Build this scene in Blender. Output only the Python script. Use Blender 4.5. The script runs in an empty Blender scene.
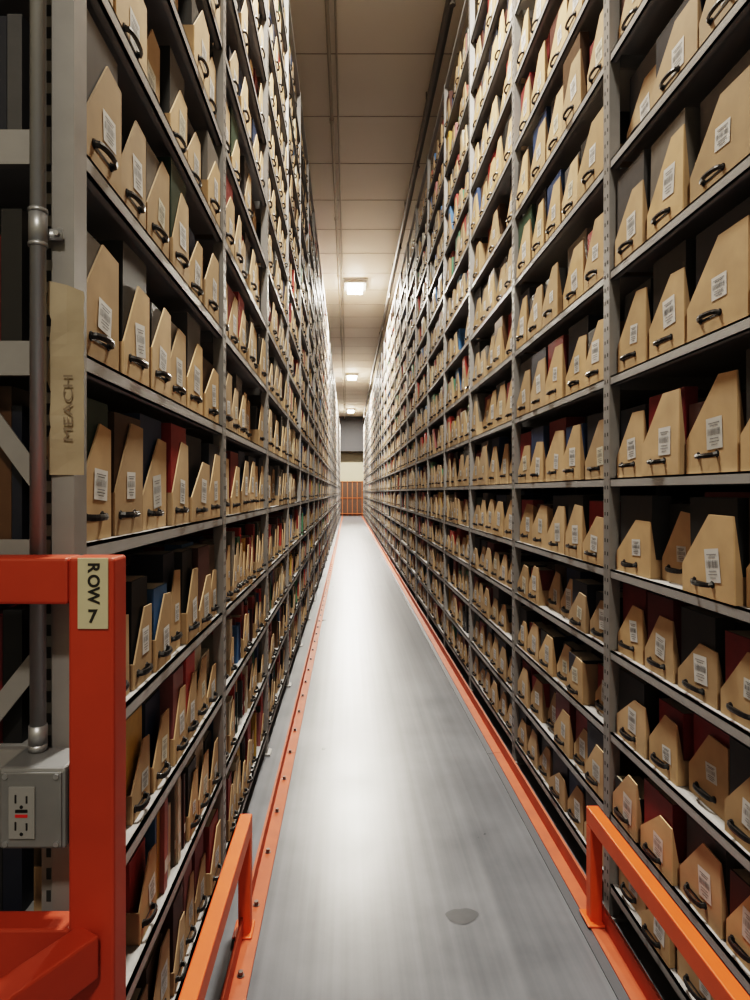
import bpy, math, random
from mathutils import Matrix, Vector
random.seed(31)
CAMH=1.6
F=640.0
scene=bpy.context.scene

# ------------------------------------------------------------ materials
def new_mat(name):
    m=bpy.data.materials.new(name); m.use_nodes=True
    nt=m.node_tree
    return m,nt,nt.nodes['Principled BSDF']
def simple(name,col,rough=.5,metal=0.0,noise=0.0,nscale=8.0,bump=0.0):
    m,nt,b=new_mat(name)
    b.inputs['Roughness'].default_value=rough
    b.inputs['Metallic'].default_value=metal
    if noise>0 or bump>0:
        tc=nt.nodes.new('ShaderNodeTexCoord')
        n=nt.nodes.new('ShaderNodeTexNoise'); n.inputs['Scale'].default_value=nscale
        n.inputs['Detail'].default_value=6
        nt.links.new(tc.outputs['Object'],n.inputs['Vector'])
        mx=nt.nodes.new('ShaderNodeMix'); mx.data_type='RGBA'
        mx.inputs[6].default_value=tuple(c*(1-noise) for c in col)+(1,)
        mx.inputs[7].default_value=tuple(min(1,c*(1+noise)) for c in col)+(1,)
        nt.links.new(n.outputs['Fac'],mx.inputs[0])
        nt.links.new(mx.outputs[2],b.inputs['Base Color'])
        if bump>0:
            bp=nt.nodes.new('ShaderNodeBump'); bp.inputs['Strength'].default_value=bump
            nt.links.new(n.outputs['Fac'],bp.inputs['Height'])
            nt.links.new(bp.outputs['Normal'],b.inputs['Normal'])
    else:
        b.inputs['Base Color'].default_value=tuple(col)+(1,)
    return m
def attr_mat(name,rough,nscale,namt):
    m,nt,b=new_mat(name)
    a=nt.nodes.new('ShaderNodeAttribute'); a.attribute_name='tint'
    tc=nt.nodes.new('ShaderNodeTexCoord')
    n=nt.nodes.new('ShaderNodeTexNoise'); n.inputs['Scale'].default_value=nscale; n.inputs['Detail'].default_value=5
    nt.links.new(tc.outputs['Object'],n.inputs['Vector'])
    mr=nt.nodes.new('ShaderNodeMapRange')
    mr.inputs[3].default_value=1-namt; mr.inputs[4].default_value=1+namt
    nt.links.new(n.outputs['Fac'],mr.inputs[0])
    vm=nt.nodes.new('ShaderNodeVectorMath'); vm.operation='SCALE'
    nt.links.new(a.outputs['Color'],vm.inputs[0]); nt.links.new(mr.outputs[0],vm.inputs['Scale'])
    nt.links.new(vm.outputs[0],b.inputs['Base Color'])
    b.inputs['Roughness'].default_value=rough
    return m
M_card=attr_mat('cardboard',.8,9,.28)
M_book=attr_mat('book_cloth',.5,30,.2)
M_label=attr_mat('label_paper',.6,5,.08)
M_ink=simple('label_ink',(.14,.14,.15),.6)
M_black=simple('black_plastic',(.010,.010,.011),.4)
M_steel=simple('galvanised_steel',(.27,.265,.265),.5,.3,.16,14)
M_steel2=simple('shelf_steel',(.38,.382,.39),.5,.25,.12,10)
M_slot=simple('slot_dark',(.03,.03,.03),.9)
M_orange=simple('orange_paint',(.68,.105,.022),.45,0,.15,10)
M_rail=simple('worn_orange_paint',(.42,.085,.035),.6,0,.4,9)
M_dorange=simple('dark_orange_paint',(.38,.050,.018),.5,0,.2,8)
M_conduit=simple('conduit_metal',(.38,.39,.41),.42,.7,.10,20)
M_box=simple('outlet_box_metal',(.22,.225,.235),.45,.4,.2,12)
M_sign=simple('sign_cream',(.50,.46,.32),.5,0,.06,30)
M_tape=simple('aged_paper',(.35,.285,.20),.55,0,.3,14)
M_red=simple('button_red',(.5,.02,.02),.4)
M_bolt=simple('bolt_steel',(.16,.14,.13),.4,.8)
M_wall=simple('wall_paint',(.42,.38,.29),.8,0,.06,2)
M_dark=simple('dark_duct_and_backing',(.035,.035,.04),.7)

# floor
m,nt,b=new_mat('polished_concrete'); M_floor=m
tc=nt.nodes.new('ShaderNodeTexCoord')
n1=nt.nodes.new('ShaderNodeTexNoise'); n1.inputs['Scale'].default_value=2.2; n1.inputs['Detail'].default_value=9; n1.inputs['Roughness'].default_value=.62
nt.links.new(tc.outputs['Object'],n1.inputs['Vector'])
mp=nt.nodes.new('ShaderNodeMapping'); mp.inputs['Scale'].default_value=(22,.25,1)
nt.links.new(tc.outputs['Object'],mp.inputs['Vector'])
n2=nt.nodes.new('ShaderNodeTexNoise'); n2.inputs['Scale'].default_value=1.0; n2.inputs['Detail'].default_value=5
nt.links.new(mp.outputs[0],n2.inputs['Vector'])
ad=nt.nodes.new('ShaderNodeMath'); ad.operation='ADD'
nt.links.new(n1.outputs['Fac'],ad.inputs[0]); nt.links.new(n2.outputs['Fac'],ad.inputs[1])
cr=nt.nodes.new('ShaderNodeMapRange'); cr.inputs[1].default_value=.7; cr.inputs[2].default_value=1.3
nt.links.new(ad.outputs[0],cr.inputs[0])
mx=nt.nodes.new('ShaderNodeMix'); mx.data_type='RGBA'
mx.inputs[6].default_value=(.090,.096,.110,1); mx.inputs[7].default_value=(.165,.174,.194,1)
nt.links.new(cr.outputs[0],mx.inputs[0]); nt.links.new(mx.outputs[2],b.inputs['Base Color'])
rr=nt.nodes.new('ShaderNodeMapRange'); rr.inputs[3].default_value=.22; rr.inputs[4].default_value=.40
nt.links.new(n1.outputs['Fac'],rr.inputs[0]); nt.links.new(rr.outputs[0],b.inputs['Roughness'])
b.inputs['Specular IOR Level'].default_value=.36
# ceiling
m,nt,b=new_mat('ceiling_panels'); M_ceil=m
tc=nt.nodes.new('ShaderNodeTexCoord')
n1=nt.nodes.new('ShaderNodeTexNoise'); n1.inputs['Scale'].default_value=.8
nt.links.new(tc.outputs['Object'],n1.inputs['Vector'])
mx=nt.nodes.new('ShaderNodeMix'); mx.data_type='RGBA'
mx.inputs[6].default_value=(.62,.57,.50,1); mx.inputs[7].default_value=(.70,.65,.57,1)
nt.links.new(n1.outputs['Fac'],mx.inputs[0]); nt.links.new(mx.outputs[2],b.inputs['Base Color'])
b.inputs['Roughness'].default_value=.5
def emis(name,col,s):
    m,nt,b=new_mat(name)
    b.inputs['Emission Color'].default_value=col+(1,); b.inputs['Emission Strength'].default_value=s
    return m
M_lens=emis('light_lens',(1,.95,.82),14)

# ------------------------------------------------------------ mesh accumulator
class Acc:
    def __init__(s): s.v=[];s.f=[];s.m=[];s.c=[]
    def add(s,vs,fs,mi,col=(1,1,1)):
        o=len(s.v); s.v.extend(vs); s.c.extend([col]*len(vs))
        for f in fs: s.f.append([i+o for i in f]); s.m.append(mi)
    def box(s,a,b,mi=0,col=(1,1,1)):
        x0,y0,z0=a;x1,y1,z1=b
        s.add([(x0,y0,z0),(x1,y0,z0),(x1,y1,z0),(x0,y1,z0),(x0,y0,z1),(x1,y0,z1),(x1,y1,z1),(x0,y1,z1)],
              [(0,3,2,1),(4,5,6,7),(0,1,5,4),(1,2,6,5),(2,3,7,6),(3,0,4,7)],mi,col)
    def cyl(s,p,q,r,mi=0,n=12,r2=None):
        p=Vector(p);q=Vector(q);d=(q-p).normalized()
        a=Vector((0,0,1)) if abs(d.z)<.9 else Vector((1,0,0))
        u=d.cross(a).normalized();w=d.cross(u)
        r2=r if r2 is None else r2
        vs=[tuple(p+(u*math.cos(2*math.pi*i/n)+w*math.sin(2*math.pi*i/n))*r) for i in range(n)]
        vs+=[tuple(q+(u*math.cos(2*math.pi*i/n)+w*math.sin(2*math.pi*i/n))*r2) for i in range(n)]
        fs=[(i,(i+1)%n,n+(i+1)%n,n+i) for i in range(n)]+[tuple(range(n))[::-1],tuple(range(n,2*n))]
        s.add(vs,fs,mi)
    def bar(s,p,q,w,t,mi=0,up=(0,1,0)):
        p=Vector(p);q=Vector(q);d=(q-p).normalized();U=Vector(up).normalized();S=d.cross(U).normalized()
        vs=[]
        for e in (p,q):
            for a,b in ((-1,-1),(1,-1),(1,1),(-1,1)): vs.append(tuple(e+S*a*w/2+U*b*t/2))
        s.add(vs,[(0,1,2,3),(7,6,5,4),(0,4,5,1),(1,5,6,2),(2,6,7,3),(3,7,4,0)],mi)
    def obj(s,name,mats,parent=None,bevel=0,smooth=False,tint=False):
        me=bpy.data.meshes.new(name); me.from_pydata(s.v,[],s.f)
        for m in mats: me.materials.append(m)
        me.polygons.foreach_set('material_index',s.m)
        if tint:
            at=me.attributes.new('tint','FLOAT_COLOR','POINT')
            flat=[]
            for c in s.c: flat.extend((c[0],c[1],c[2],1.0))
            at.data.foreach_set('color',flat)
        if smooth: me.polygons.foreach_set('use_smooth',[True]*len(s.f))
        me.update()
        o=bpy.data.objects.new(name,me); scene.collection.objects.link(o)
        if bevel:
            md=o.modifiers.new('bevel','BEVEL'); md.width=bevel; md.segments=2; md.limit_method='ANGLE'
        if parent: o.parent=parent
        return o
def empty(name):
    e=bpy.data.objects.new(name,None); scene.collection.objects.link(e); e.empty_display_size=.1; return e
def text(s,name,size,loc,mat,rz=0,parent=None,bold=0.0,sx=1,ext=.0006):
    cu=bpy.data.curves.new(name,'FONT'); cu.body=s; cu.size=size; cu.align_x='CENTER'; cu.align_y='CENTER'
    cu.extrude=ext; cu.offset=bold
    o=bpy.data.objects.new(name,cu); scene.collection.objects.link(o)
    cu.materials.append(mat)
    o.matrix_world=Matrix.Translation(loc)@Matrix.Rotation(math.pi/2,4,'X')@Matrix.Rotation(rz,4,'Z')@Matrix.Diagonal((sx,1,1,1))
    if parent: o.parent=parent
    return o

# ------------------------------------------------------------ layout constants
XL=-.49; XR=.98
DBAY=1.372
YEND=43.5
CEIL=CAMH+5.0
TOP=CAMH+4.05
RD=.92
L0=1.145; R0=2.40-DBAY
NB_L=int((YEND-1.6-L0)/DBAY); NB_R=int((YEND-1.6-R0)/DBAY)
Lz=[-1.47,-1.12,-.80,-.475,-.098,.26,.64]
while Lz[-1]+.378<3.9: Lz.append(Lz[-1]+.378)
Rz=[-1.47,-1.20,-.90,-.594,-.29,.052,.434,.83,1.245]
while Rz[-1]+.40<3.9: Rz.append(Rz[-1]+.40)

def rack(side,zs,y0,nb):
    xf=XL if side=='L' else XR
    sg=-1 if side=='L' else 1
    A=Acc()
    for i in range(nb+1):
        yc=y0+i*DBAY
        ya,yb=yc,yc+.055
        for xo in (0,RD-.06):
            x0=xf+sg*xo; x1=xf+sg*(xo+.040)
            A.box((min(x0,x1),ya,0.0),(max(x0,x1),yb,TOP+.1),0)
            if xo==0:
                A.box((min(x0,x1)-.02,ya-.02,0.0),(max(x0,x1)+.02,yb+.02,.012),0)
        if 0<i<7:
            z=.06
            while z<TOP:
                for yy in (ya+.012,yb-.019):
                    xx=xf-sg*.0006
                    A.box((min(xx,xf+sg*.001),yy,z),(max(xx,xf+sg*.001),yy+.007,z+.014),1)
                z+=.05
        for zz in zs if i in (0,nb) else zs[::3]:
            xa=xf+sg*.045; xb=xf+sg*(RD-.06)
            A.box((min(xa,xb),ya+.006,CAMH+zz-.05),(max(xa,xb),ya+.02,CAMH+zz+.012),0)
    # perforated inner flange of the end frame
    x0=xf+sg*.040; x1=xf+sg*.064
    A.box((min(x0,x1),y0+.012,0),(max(x0,x1),y0+.016,TOP+.1),0)
    z=.06
    while z<TOP:
        x0=xf+sg*.047; x1=xf+sg*.055
        A.box((min(x0,x1),y0+.0112,z),(max(x0,x1),y0+.013,z+.020),1)
        z+=.04
    xa=xf+sg*.05; xb=xf+sg*(RD-.05)
    for (za,zb) in ((-.02,1.1),(-.27,-1.3),(1.35,2.4),(3.6,2.5)):
        A.bar((xa,y0+.03,CAMH+za),(xb,y0+.03,CAMH+zb),.035,.004,0)
    for i in range(nb):
        ya=y0+i*DBAY+.0555; yb=y0+(i+1)*DBAY-.0005
        for zz in zs:
            z=CAMH+zz
            xa=xf+sg*.004; xb=xf+sg*(RD-.07)
            A.box((min(xa,xb),ya,z-.006),(max(xa,xb),yb,z),2)
            xc=xf+sg*.012
            A.box((min(xa,xc),ya,z-.034),(max(xa,xc),yb,z-.0),2)
            xd=xf+sg*.028
            A.box((min(xa,xd),ya,z-.034),(max(xa,xd),yb,z-.031),2)
        A.box((min(xf+sg*.004,xf+sg*.04),ya,TOP+.06),(max(xf+sg*.004,xf+sg*.04),yb,TOP+.09),2)
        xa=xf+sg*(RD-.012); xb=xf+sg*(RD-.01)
        A.box((min(xa,xb),ya-.06,0),(max(xa,xb),yb+.06,TOP+.1),3)  # added dark sheet closing the rack's open back against light leaks
    return A.obj('steel_shelving_rack',[M_steel,M_slot,M_steel2,M_dark])
rackL=rack('L',Lz,L0,NB_L)
rackR=rack('R',Rz,R0,NB_R)

# ------------------------------------------------------------ trays
PAL=[(.015,.018,.03)]*4+[(.018,.018,.018)]*7+[(.15,.016,.018)]*5+[(.06,.02,.015)]*3+[(.02,.045,.03)]*2+[(.07,.07,.075)]*5+[(.09,.05,.025)]*2+[(.025,.05,.12)]*3+[(.22,.025,.025)]*2+[(.14,.13,.12)]*2
PALB=PAL[::2]+[(.45,.38,.27)]*2+[(.5,.46,.38)]*3+[(.36,.05,.04)]*5+[(.42,.27,.05)]*2+[(.05,.14,.30)]*3+[(.07,.2,.12)]*2+[(.30,.12,.12)]*3
def tray(A,fr,W,H,D,lod,books,bh,pal,label=True,shade=1.0):
    k=random.uniform(.76,1.14)*shade
    warm=random.uniform(-.015,.015)
    c=(.475*k,(.332+warm*.5)*k,(.200+warm)*k)
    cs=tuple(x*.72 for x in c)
    t=.004
    s0=random.uniform(.32,.45); pu=random.uniform(.54,.68); hr=random.uniform(.96,1.0)
    P=[(0,0),(W,0),(W,H*hr),(W*pu,H),(0,H*s0)]
    if lod<2:
        vs=[fr(u,0,z) for u,z in P]+[fr(u,t,z) for u,z in P]
        A.add(vs,[(0,1,2,3,4),(9,8,7,6,5),(0,4,9,5),(1,6,7,2),(2,7,8,3),(3,8,9,4)],0,c)
    else:
        A.add([fr(u,0,z) for u,z in P],[(0,1,2,3,4)],0,c)
    tall=random.random()<.10
    r0=H*hr
    rb=H*.92 if tall else H*s0*.9
    rw=min(.022,D*.4)
    RW=[(t,0),(D,0),(D,rb),(rw,rb),(t,r0)]
    lb=H*s0 if random.random()<.9 else H*.92
    LW=[(t,0),(D,0),(D,lb),(min(.12,D*.9),lb),(t,H*s0)]
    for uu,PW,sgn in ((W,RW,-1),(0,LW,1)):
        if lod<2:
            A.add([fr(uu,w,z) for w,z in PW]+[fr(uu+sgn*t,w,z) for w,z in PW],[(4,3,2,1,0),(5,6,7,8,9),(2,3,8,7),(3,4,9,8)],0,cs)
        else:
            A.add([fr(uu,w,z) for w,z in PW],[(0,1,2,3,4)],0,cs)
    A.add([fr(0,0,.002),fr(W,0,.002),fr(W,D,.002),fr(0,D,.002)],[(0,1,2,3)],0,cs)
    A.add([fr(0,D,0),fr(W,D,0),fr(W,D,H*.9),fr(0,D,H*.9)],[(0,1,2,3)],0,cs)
    w=t+.002+random.choice([0,0,.004,.012,.02])
    nbk=books
    for j in range(nbk):
        th=random.uniform(.04,.10) if j<nbk-1 else max(.04,D-.02-w)
        hh=bh*(random.uniform(.90,1.0) if j==0 else random.uniform(.78,1.0))
        bw=W*random.uniform(.90,.99)-2*t
        u0=t+(W-2*t-bw)*random.random()*.9+.001
        col=random.choice(pal); kk=random.uniform(.7,1.3); col=tuple(x*kk for x in col)
        if w+th>D-.01: th=D-.01-w
        if th<=.01: break
        q=[fr(u0,w,.005),fr(u0+bw,w,.005),fr(u0+bw,w+th,.005),fr(u0,w+th,.005),fr(u0,w,hh),fr(u0+bw,w,hh),fr(u0+bw,w+th,hh),fr(u0,w+th,hh)]
        A.add(q,[(0,1,5,4),(1,2,6,5),(2,3,7,6),(3,0,4,7)],1,col)
        if lod<1:
            A.add([q[4],q[5],q[6],q[7]],[(0,1,2,3)],1,col)
            e=.004
            A.add([fr(u0+e,w+e,hh+.0005),fr(u0+bw-e,w+e,hh+.0005),fr(u0+bw-e,w+th-e,hh+.0005),fr(u0+e,w+th-e,hh+.0005)],[(0,1,2,3)],1,(.4,.36,.28))
        else:
            A.add([q[4],q[5],q[6],q[7]],[(0,1,2,3)],1,random.choice([col,(.35,.31,.24)]))
        w+=th+.003
    if label:
        sc=random.choice([1,1,1,.9,.8,1.08])
        lw=min(.070,W*.38)*sc; lh=lw*random.choice([1.15,1.15,1.3,.9])
        lc=random.choice([(.62,.62,.62)]*5+[(.55,.55,.54),(.62,.59,.5)])
        lu=W*.62+random.uniform(-.015,.012); lz=H*.46+random.uniform(-.018,.018)
        tilt=random.uniform(-.12,.12)
        def lp(a,b,w=-.0012): 
            return fr(lu+a*math.cos(tilt)-b*math.sin(tilt),w,lz+a*math.sin(tilt)+b*math.cos(tilt))
        A.add([lp(-lw/2,-lh/2),lp(lw/2,-lh/2),lp(lw/2,lh/2),lp(-lw/2,lh/2)],[(0,1,2,3)],2,lc)
        if lod<1:
            x=-lw*.40
            while x<lw*.38:
                bw_=random.choice([.0010,.0014,.002])
                A.add([lp(x,-lh*.06,-.0018),lp(x+bw_,-lh*.06,-.0018),lp(x+bw_,lh*.16,-.0018),lp(x,lh*.16,-.0018)],[(0,1,2,3)],3)
                x+=bw_+random.choice([.0015,.0025,.003])
            for zz,l in ((.33,.7),(.25,.5),(-.16,.55),(-.26,.62),(-.36,.4)):
                A.add([lp(-lw*l/2,lh*zz-.0010,-.0018),lp(lw*l/2,lh*zz-.0010,-.0018),lp(lw*l/2,lh*zz+.0010,-.0018),lp(-lw*l/2,lh*zz+.0010,-.0018)],[(0,1,2,3)],3)
        elif lod<2:
            A.add([lp(-lw*.38,-lh*.1,-.002),lp(lw*.38,-lh*.1,-.002),lp(lw*.38,lh*.22,-.002),lp(-lw*.38,lh*.22,-.002)],[(0,1,2,3)],4)
    a=min(.046,W*.25); hu=W*.44+random.uniform(-.006,.006); hz=H*.18+random.uniform(-.004,.004)
    if lod<2:
        n=9 if lod==0 else 5; m=6 if lod==0 else 4; r=.0050
        ctr=[]; drop=random.uniform(-.004,.006)
        for i in range(n):
            th=math.pi*i/(n-1)
            cx=math.cos(th); sx=math.sin(th)**.6 if math.sin(th)>1e-6 else 0
            ctr.append((hu+a*cx,-.002-.017*sx,hz+.002-drop*sx))
        vs=[];fs=[]
        for i,(u,w_,z) in enumerate(ctr):
            th=math.pi*i/(n-1)
            nu,nw=math.cos(th),-math.sin(th)
            for j in range(m):
                p=2*math.pi*j/m
                vs.append(fr(u+nu*r*math.cos(p),w_+nw*r*math.cos(p),z+r*1.5*math.sin(p)))
        for i in range(n-1):
            for j in range(m):
                fs.append((i*m+j,i*m+(j+1)%m,(i+1)*m+(j+1)%m,(i+1)*m+j))
        A.add(vs,fs,5)
        h=.0035
        A.add([fr(hu-a,-.001,hz-h),fr(hu+a,-.001,hz-h),fr(hu+a,-.001,hz+h),fr(hu-a,-.001,hz+h)],[(0,1,2,3)],5)
        for e in (-1,1):
            q0=hu+e*a
            pl=[fr(q0+.009*math.cos(2*math.pi*j/8),-.003,hz+.002+.010*math.sin(2*math.pi*j/8)) for j in range(8)]
            pb=[fr(q0+.009*math.cos(2*math.pi*j/8),0,hz+.002+.010*math.sin(2*math.pi*j/8)) for j in range(8)]
            A.add(pl+pb,[tuple(range(8))]+[(j,(j+1)%8,8+(j+1)%8,8+j) for j in range(8)],5)
    else:
        A.add([fr(hu-a,-.0,hz-.006),fr(hu+a,-.0,hz-.006),fr(hu+a*.7,-.022,hz-.006),fr(hu-a*.7,-.022,hz-.006),
               fr(hu-a,-.0,hz+.006),fr(hu+a,-.0,hz+.006),fr(hu+a*.7,-.022,hz+.003),fr(hu-a*.7,-.022,hz+.003)],
              [(3,2,6,7),(4,5,6,7),(0,3,7,4),(1,2,6,5),(0,1,2,3)],5)

def loose(A,fr,W,gap):
    u=.002
    while u<W-.014:
        t=min(random.uniform(.012,.036),W-u-.002); h=min(gap-.05,random.uniform(.17,.27)); d=random.uniform(.14,.2)
        w=random.uniform(0,.03); col=random.choice(PALB)
        q=[fr(u,w,0),fr(u+t-.001,w,0),fr(u+t-.001,w+d,0),fr(u,w+d,0),fr(u,w,h),fr(u+t-.001,w,h),fr(u+t-.001,w+d,h),fr(u,w+d,h)]
        A.add(q,[(0,1,5,4),(1,2,6,5),(2,3,7,6),(3,0,4,7),(4,5,6,7)],1,col)
        if random.random()<.6:
            lh=random.uniform(.02,.04); z=h*.2
            A.add([fr(u+.002,w-.0008,z),fr(u+t-.003,w-.0008,z),fr(u+t-.003,w-.0008,z+lh),fr(u+.002,w-.0008,z+lh)],[(0,1,2,3)],2,(.6,.6,.58))
        u+=t

def frame_fn(side,x,y,z,rot,lean=0.0):
    c,s=math.cos(rot),math.sin(rot)
    if side=='L':
        return lambda u,w,h:(x-(w*c-u*s),y+((u+lean*h)*c+w*s),z+h)
    return lambda u,w,h:(x+(w*c-u*s),y-((u+lean*h)*c+w*s),z+h)

MATS=[M_card,M_book,M_label,M_ink,simple('label_barcode_grey',(.38,.38,.38),.6),M_black]
def fill(side,zs,y0,nb):
    A=Acc()
    xf=XL if side=='L' else XR
    sg=-1 if side=='L' else 1
    for si,zz in enumerate(zs):
        gap=(zs[si+1]-zz if si+1<len(zs) else .38)
        for b in range(nb):
            ya=y0+b*DBAY+.062; yb=y0+(b+1)*DBAY-.006
            lod=0 if b<3 else (1 if b<9 else 2)
            low = zz<(-.3 if side=='L' else -.35)
            if side=='L':
                Wt=(.155 if b<1 else random.choice([.10,.115,.135])) if low else random.choice([.205,.19,.215])
                if not low and b>2: Wt=random.choice([.13,.15,.18,.21])
            else:
                Wt=random.choice([.215,.20]) if low else random.choice([.25,.25,.225])
                if b>2: Wt=random.choice([.16,.19,.22,.25])
            n=int((yb-ya)/Wt)
            wts=[random.uniform(.84,1.16) for _ in range(n)]
            tot=sum(wts); wd=[x/tot*(yb-ya) for x in wts]
            H=min(.262,gap*.69)*random.uniform(.93,1.04)
            if low and side=='L': H*=.92
            pal=PALB if (low and side=='L') or b>2 else PAL
            shade=random.uniform(.9,1.06)
            u=0
            pl=(.32 if b>0 else .12) if (low and side=='L') else (.06 if b>2 else 0)
            for i in range(n):
                pitch=wd[i]; u0=u+.008; u+=pitch
                if random.random()<.008 and b>0: continue
                W=pitch-.016-random.uniform(0,.012)
                Hj=H*random.uniform(.93,1.03)
                if random.random()<.18: Hj*=.84
                if low and side=='L' and random.random()<.4: Hj*=.8
                D=.62
                rot=random.uniform(-.02,.02)
                lean=random.uniform(-.03,.03)
                first=(side=='L' and b==0 and i==0)
                if first: D=.085; rot=0; lean=0
                back=random.uniform(.006,.030)
                if random.random()<.10: back+=.035
                y=ya+u0 if side=='L' else yb-u0
                fr=frame_fn(side,xf+sg*back,y,CAMH+zz+.0008,rot,lean)
                if random.random()<pl and not first:
                    loose(A,fr,W,gap); continue
                bh=min(gap-.045,H*random.choice([1.10,1.18,1.24,1.28,1.32,1.0]))
                if random.random()<.08: bh*=.72
                tray(A,fr,W,Hj,D,lod,1 if first else random.choice([2,3,4]),bh,pal,shade=shade)
    if side=='L':
        for si,zz in enumerate(zs[:-1]):
            gap=zs[si+1]-zz
            x=XL-.125
            while x>XL-RD+.1:
                t=random.uniform(.018,.045); h=min(gap-.06,random.uniform(.22,.31)); d=random.uniform(.12,.16)
                A.box((x-t,L0+.064,CAMH+zz+.001),(x-.001,L0+.064+d,CAMH+zz+h),1,random.choice(PAL[:-2]))
                x-=t
    return A.obj('cardboard_file_boxes',MATS,tint=True)
fill('L',Lz,L0,NB_L)
fill('R',Rz,R0,NB_R)

# ------------------------------------------------------------ room shell
def slab(name,a,b,mat):
    A=Acc(); A.box(a,b); return A.obj(name,[mat])
YB=-5.5; WL=-3.4; WR=3.9
slab('floor',(WL,YB,-.1),(WR,YEND,0),M_floor)
slab('ceiling',(WL,YB,CEIL),(WR,YEND,CEIL+.1),M_ceil)
slab('wall_end',(WL,YEND,0),(WR,YEND+.1,CEIL),M_wall)
slab('wall_back',(WL,YB-.1,0),(WR,YB,CEIL),M_wall)
slab('wall_left',(WL-.1,YB,0),(WL,YEND,CEIL),M_wall)
slab('wall_right',(WR,YB,0),(WR+.1,YEND,CEIL),M_wall)
A=Acc()
y=YB+.6
while y<YEND:
    A.box((WL,y-.008,CEIL-.004),(WR,y+.008,CEIL)); y+=1.22
A.obj('trim_1',[simple('seam',(.33,.295,.25),.7)])
A=Acc()
A.cyl((-.21,-4,CEIL-.16),(-.21,YEND-1.3,CEIL-.16),.022)
A.cyl((-.13,6,CEIL-.05),(-.13,YEND-1.3,CEIL-.05),.012)
y=1.0
while y<YEND-2:
    A.box((-.225,y-.015,CEIL-.14),(-.195,y+.015,CEIL)); 
    A.cyl((-.21,y+1.3,CEIL-.16),(-.21,y+1.38,CEIL-.16),.032)
    y+=3.0
A.obj('ceiling_conduit',[simple('painted_conduit',(.38,.35,.30),.5,.3)],smooth=False)
A=Acc()
A.cyl((.98,-4,CEIL-.30),(.98,YEND-1.3,CEIL-.30),.045)
y=2.0
while y<YEND-2:
    A.cyl((.98,y,CEIL-.26),(.98,y,CEIL),.008,0,6)
    A.cyl((.98,y+1,CEIL-.42),(.98,y+1,CEIL-.30),.015,0,8)
    A.cyl((.98,y+1,CEIL-.44),(.98,y+1,CEIL-.42),.03,0,8)
    y+=3.0
A.obj('sprinkler_pipe',[simple('pipe_paint',(.13,.12,.11),.5,.3)])

LX=.17
for y,p in ((-3.5,130),(3.4,230),(15.3,600),(27.2,820),(38.6,700)):
    e=empty('ceiling_light_fixture')
    A=Acc()
    A.box((LX-.26,y-.33,CEIL-.10),(LX+.26,y+.33,CEIL-.001))
    A.box((LX-.30,y-.37,CEIL-.03),(LX+.30,y+.37,CEIL-.0008))
    A.obj('housing',[simple('fixture_housing',(.42,.40,.36),.5)],e,bevel=.006)
    A=Acc()
    A.box((LX-.18,y-.26,CEIL-.20),(LX+.18,y+.26,CEIL-.1005))
    A.obj('lens',[M_lens],e,bevel=.01)
    ld=bpy.data.lights.new('lamp','AREA'); ld.shape='RECTANGLE'; ld.size=.36; ld.size_y=.5; ld.energy=p; ld.color=(1,.925,.80)
    lo=bpy.data.objects.new('lamp',ld); lo.location=(LX,y,CEIL-.215); scene.collection.objects.link(lo); lo.parent=e

# ------------------------------------------------------------ floor guide rails
def guide(name,xi,xo,y0,bolts,strip):
    A=Acc(); sg=-1 if xo<xi else 1
    y=y0
    while y<YEND-1.5:
        y2=min(y+3.0,YEND-1.5)
        A.box((min(xi,xo),y,0.001),(max(xi,xo),y2-.004,.012),0)
        xa=xo; xb=xo-sg*.010
        A.box((min(xa,xb),y,.012),(max(xa,xb),y2-.004,.075),0)
        if strip:
            xs=xi-sg*strip
            A.box((min(xi,xs),y,0.0008),(max(xi,xs),y2-.004,.006),2)
        y=y2
    if bolts:
        y=y0+.12
        while y<YEND-2:
            xm=(xi*.5+xo*.5)
            if y<14:
                A.cyl((xm,y,.012),(xm,y,.015),.013,1,10)
                A.cyl((xm,y,.015),(xm,y,.028),.009,1,6)
            y+=.36 
    return A.obj(name,[M_rail,M_bolt,simple('rail_steel_edge',(.10,.105,.12),.45,.3)])
guide('floor_guide_rail',-.320,-.385,.9,True,0)
guide('floor_guide_rail',.885,.945,.9,False,.035)

def guard(x,y1,y0):
    A=Acc(); z=.425; t=.045
    A.box((x-t/2,y0,z-.065),(x+t/2,y1,z),0)
    A.box((x-t/2,y1-.045,.012),(x+t/2,y1,z-.0655),0)
    A.box((x-t/2,y0+.02,.012),(x+t/2,y0+.065,z-.0655),0)
    for yy in (y1-.022,y0+.042):
        A.box((x-.04,yy-.05,.0125),(x+.03,yy+.05,.020),0)
    return A.obj('orange_guard_rail',[M_orange],bevel=.004)
guard(-.372,2.34,1.16)
guard(.915,2.40,.75)

# ------------------------------------------------------------ orange row gate post with ROW 7
e=empty('orange_row_end_guard')
G0,G1=1.04,1.10
A=Acc()
zt=CAMH-(558-492)/F*G0
A.box((-.455,G0,0.001),(-.380,G1,zt))
A.box((-1.45,G0,zt-.076),(-.4555,G1,zt))
A.box((-1.45,G0,0.001),(-1.37,G1,zt-.0765))
A.obj('frame',[M_dorange],e,bevel=.005)
A=Acc()
A.box((-1.3695,G0+.005,CAMH-.80),(-.4555,G1-.005,CAMH-.715))
A.bar((-.42,G0-.001,CAMH-.745),(-.58,.77,CAMH-.745),.05,.07,0,up=(0,0,1))
A.obj('kick_rail',[M_dorange],e,bevel=.004)
sx=(93-348)/F*1.038
s=empty('row_sign')
sh0=(558-492)/F*1.038; sh1=(629-492)/F*1.038
A=Acc(); A.box((sx-.0248,1.0365,CAMH-sh1),(sx+.0248,1.0395,CAMH-sh0))
A.obj('plate',[M_sign],s,bevel=.001)
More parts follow.
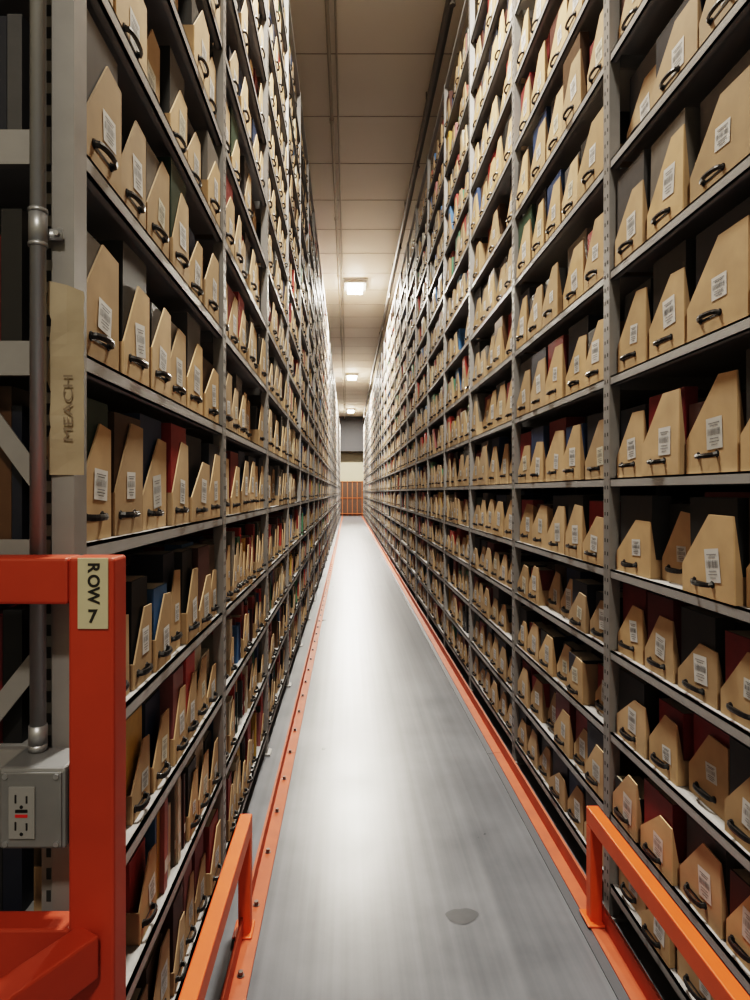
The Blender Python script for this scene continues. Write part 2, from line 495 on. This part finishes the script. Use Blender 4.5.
M_txt=simple('sign_text',(.02,.02,.018),.6)
for ch,dz,sz in (('R',.012,.026),('O',.034,.026),('W',.0575,.026)):
    text(ch,'row_letter_'+ch,sz,(sx+.001,1.036,CAMH-sh0-dz-.003),M_txt,-math.pi/2,s,.0007,1.0)
text('7','row_number',.030,(sx,1.036,CAMH-sh1+.020),M_txt,0,s,.0007)

e=empty('electrical_outlet_box')
BY=1.045
bz0=CAMH-(850-492)/F*BY; bz1=CAMH-(768-492)/F*BY
bx0=(-2-348)/F*BY; bx1=(66-348)/F*BY
A=Acc()
A.box((bx0,BY,bz0),(bx1,BY+.088,bz1))
A.obj('box',[M_box],e,bevel=.006)
A=Acc()
A.box((bx0+.006,BY-.004,bz0+.006),(bx1-.006,BY-.0002,bz1-.006))
A.obj('cover_plate',[M_box],e,bevel=.002)
cx=(22-348)/F*(BY-.006)
A=Acc()
yf=BY-.009
A.box((cx-.021,yf+.001,bz0+.022),(cx+.021,BY-.0042,bz1-.028),0)
for zc in (bz0+.042,bz1-.048):
    A.box((cx-.011,yf+.0002,zc-.006),(cx-.008,yf+.0012,zc+.008),1)
    A.box((cx+.007,yf+.0002,zc-.006),(cx+.010,yf+.0012,zc+.006),1)
    A.cyl((cx,yf+.0002,zc-.012),(cx,yf+.0015,zc-.012),.003,1,8)
zm=(bz0+bz1)/2-.003
A.box((cx-.010,yf,zm+.001),(cx+.010,yf+.0012,zm+.006),1)
A.box((cx-.010,yf,zm-.007),(cx+.010,yf+.0012,zm-.002),2)
A.obj('gfci_receptacle',[simple('receptacle_grey',(.24,.24,.24),.4),M_black,M_red],e,bevel=.0006)
A=Acc()
for px in (bx0+.014,bx1-.014):
    for pz in (bz0+.012,bz1-.012):
        A.cyl((px,BY-.0065,pz),(px,BY-.0038,pz),.0045,0,10)
A.obj('screws',[M_conduit],e)
A=Acc()
CY=1.1165
cxp=(38-348)/F*CY
A.cyl((cxp,CY,bz1+.001),(cxp,CY,CEIL-.35),.0135,0,20)
A.cyl((cxp,CY,bz1+.001),(cxp,CY,bz1+.012),.0165,0,8)
A.cyl((cxp,CY,bz1+.012),(cxp,CY,bz1+.045),.0155,0,16)
zc=CAMH+.46
A.cyl((cxp,CY,zc-.03),(cxp,CY,zc+.03),.0155,0,16)
A.cyl((cxp,CY,zc-.033),(cxp,CY,zc-.026),.0165,0,12)
A.cyl((cxp,CY,zc+.026),(cxp,CY,zc+.033),.0165,0,12)
A.box((cxp-.02,CY+.0136,zc-.015),(cxp+.036,CY+.016,zc+.005))
A.cyl((cxp+.028,CY+.006,zc-.005),(cxp+.028,CY+.0136,zc-.005),.005,0,6)
o=A.obj('conduit_pipe',[M_conduit],e)
for p in o.data.polygons: p.use_smooth=len(p.vertices)==4
# paper tag on post
A=Acc()
TY=L0-.0015
zz0=CAMH+(492-475)/F*TY; zz1=CAMH+(492-285)/F*TY
N=16; vs=[]; fs=[]
xl=(50-348)/F*TY; xr=(84-348)/F*TY
for i in range(N+1):
    t=i/N; z=zz0+(zz1-zz0)*t
    wv=.003*math.sin(i*2.1)
    vs+=[(xl+wv-.003*math.sin(i*.9),TY-.004-.002*math.sin(t*9),z+(.006 if i==N else 0)),((xl+xr)/2,TY-.001+.0008*math.sin(i*1.7),z),(xr+.001*math.sin(i*3),TY,z-(.012 if i==N else 0))]
for i in range(N):
    a=i*3; fs+=[(a,a+1,a+4,a+3),(a+1,a+2,a+5,a+4)]
A.add(vs,fs,0)
e=empty('paper_tape_tag'); A.obj('paper',[M_tape],e)
text('MEACH','handwriting',.024,((xl+xr)/2+.005,TY-.0055,CAMH+.15),simple('pencil',(.20,.16,.115),.7),math.pi/2,e,0,1.5,0)

# ------------------------------------------------------------ floor stain
A=Acc(); n=48
d=F*CAMH/(916-492); xs=(462-348)*d/F
vs=[]
for i in range(n):
    a=2*math.pi*i/n
    r=.058*(1+.10*math.sin(2*a+.6)+.07*math.sin(3*a)+.03*math.sin(7*a))
    vs.append((xs+r*math.cos(a),d+.8*r*math.sin(a),.0012))
A.add(vs,[tuple(range(n))],0)
A.obj('floor_stain',[simple('damp_stain',(.07,.073,.082),.3,0,.25,20)])

# ------------------------------------------------------------ far end
A=Acc()
A.box((-.75,YEND-.5,.15),(1.3,YEND-.48,2.3),1)
for i in range(7):
    x=-.7+i*.33
    A.box((x-.022,YEND-.55,0.001),(x+.022,YEND-.5,2.35),0)
for z in (.15,1.2,2.3):
    A.box((-.75,YEND-.545,z-.022),(1.3,YEND-.505,z+.022),0)
A.obj('end_barrier_rack',[simple('ochre_paint',(.34,.09,.025),.5),simple('brown_panel',(.06,.03,.018),.6,0,.3,5)])
A=Acc()
A.box((-3.3,YEND-1.2,CAMH+2.7),(3.8,YEND-.6,CEIL-.001))
A.obj('air_duct',[M_dark])

# ------------------------------------------------------------ world + camera
w=bpy.data.worlds.new('world'); scene.world=w; w.use_nodes=True
w.node_tree.nodes['Background'].inputs[0].default_value=(.6,.6,.6,1)
w.node_tree.nodes['Background'].inputs[1].default_value=.3
cam=bpy.data.cameras.new('camera'); co=bpy.data.objects.new('camera',cam); scene.collection.objects.link(co)
co.location=(0,0,CAMH); co.rotation_euler=(math.pi/2,0,0)
cam.sensor_fit='VERTICAL'; cam.sensor_height=36; cam.lens=F/1000*36
cam.shift_x=.027; cam.shift_y=-.008; cam.clip_start=.05; cam.clip_end=200
scene.camera=co
scene.view_settings.view_transform='Filmic'
try: scene.view_settings.look='High Contrast'
except Exception as ex: print('look',ex)
scene.view_settings.exposure=.92
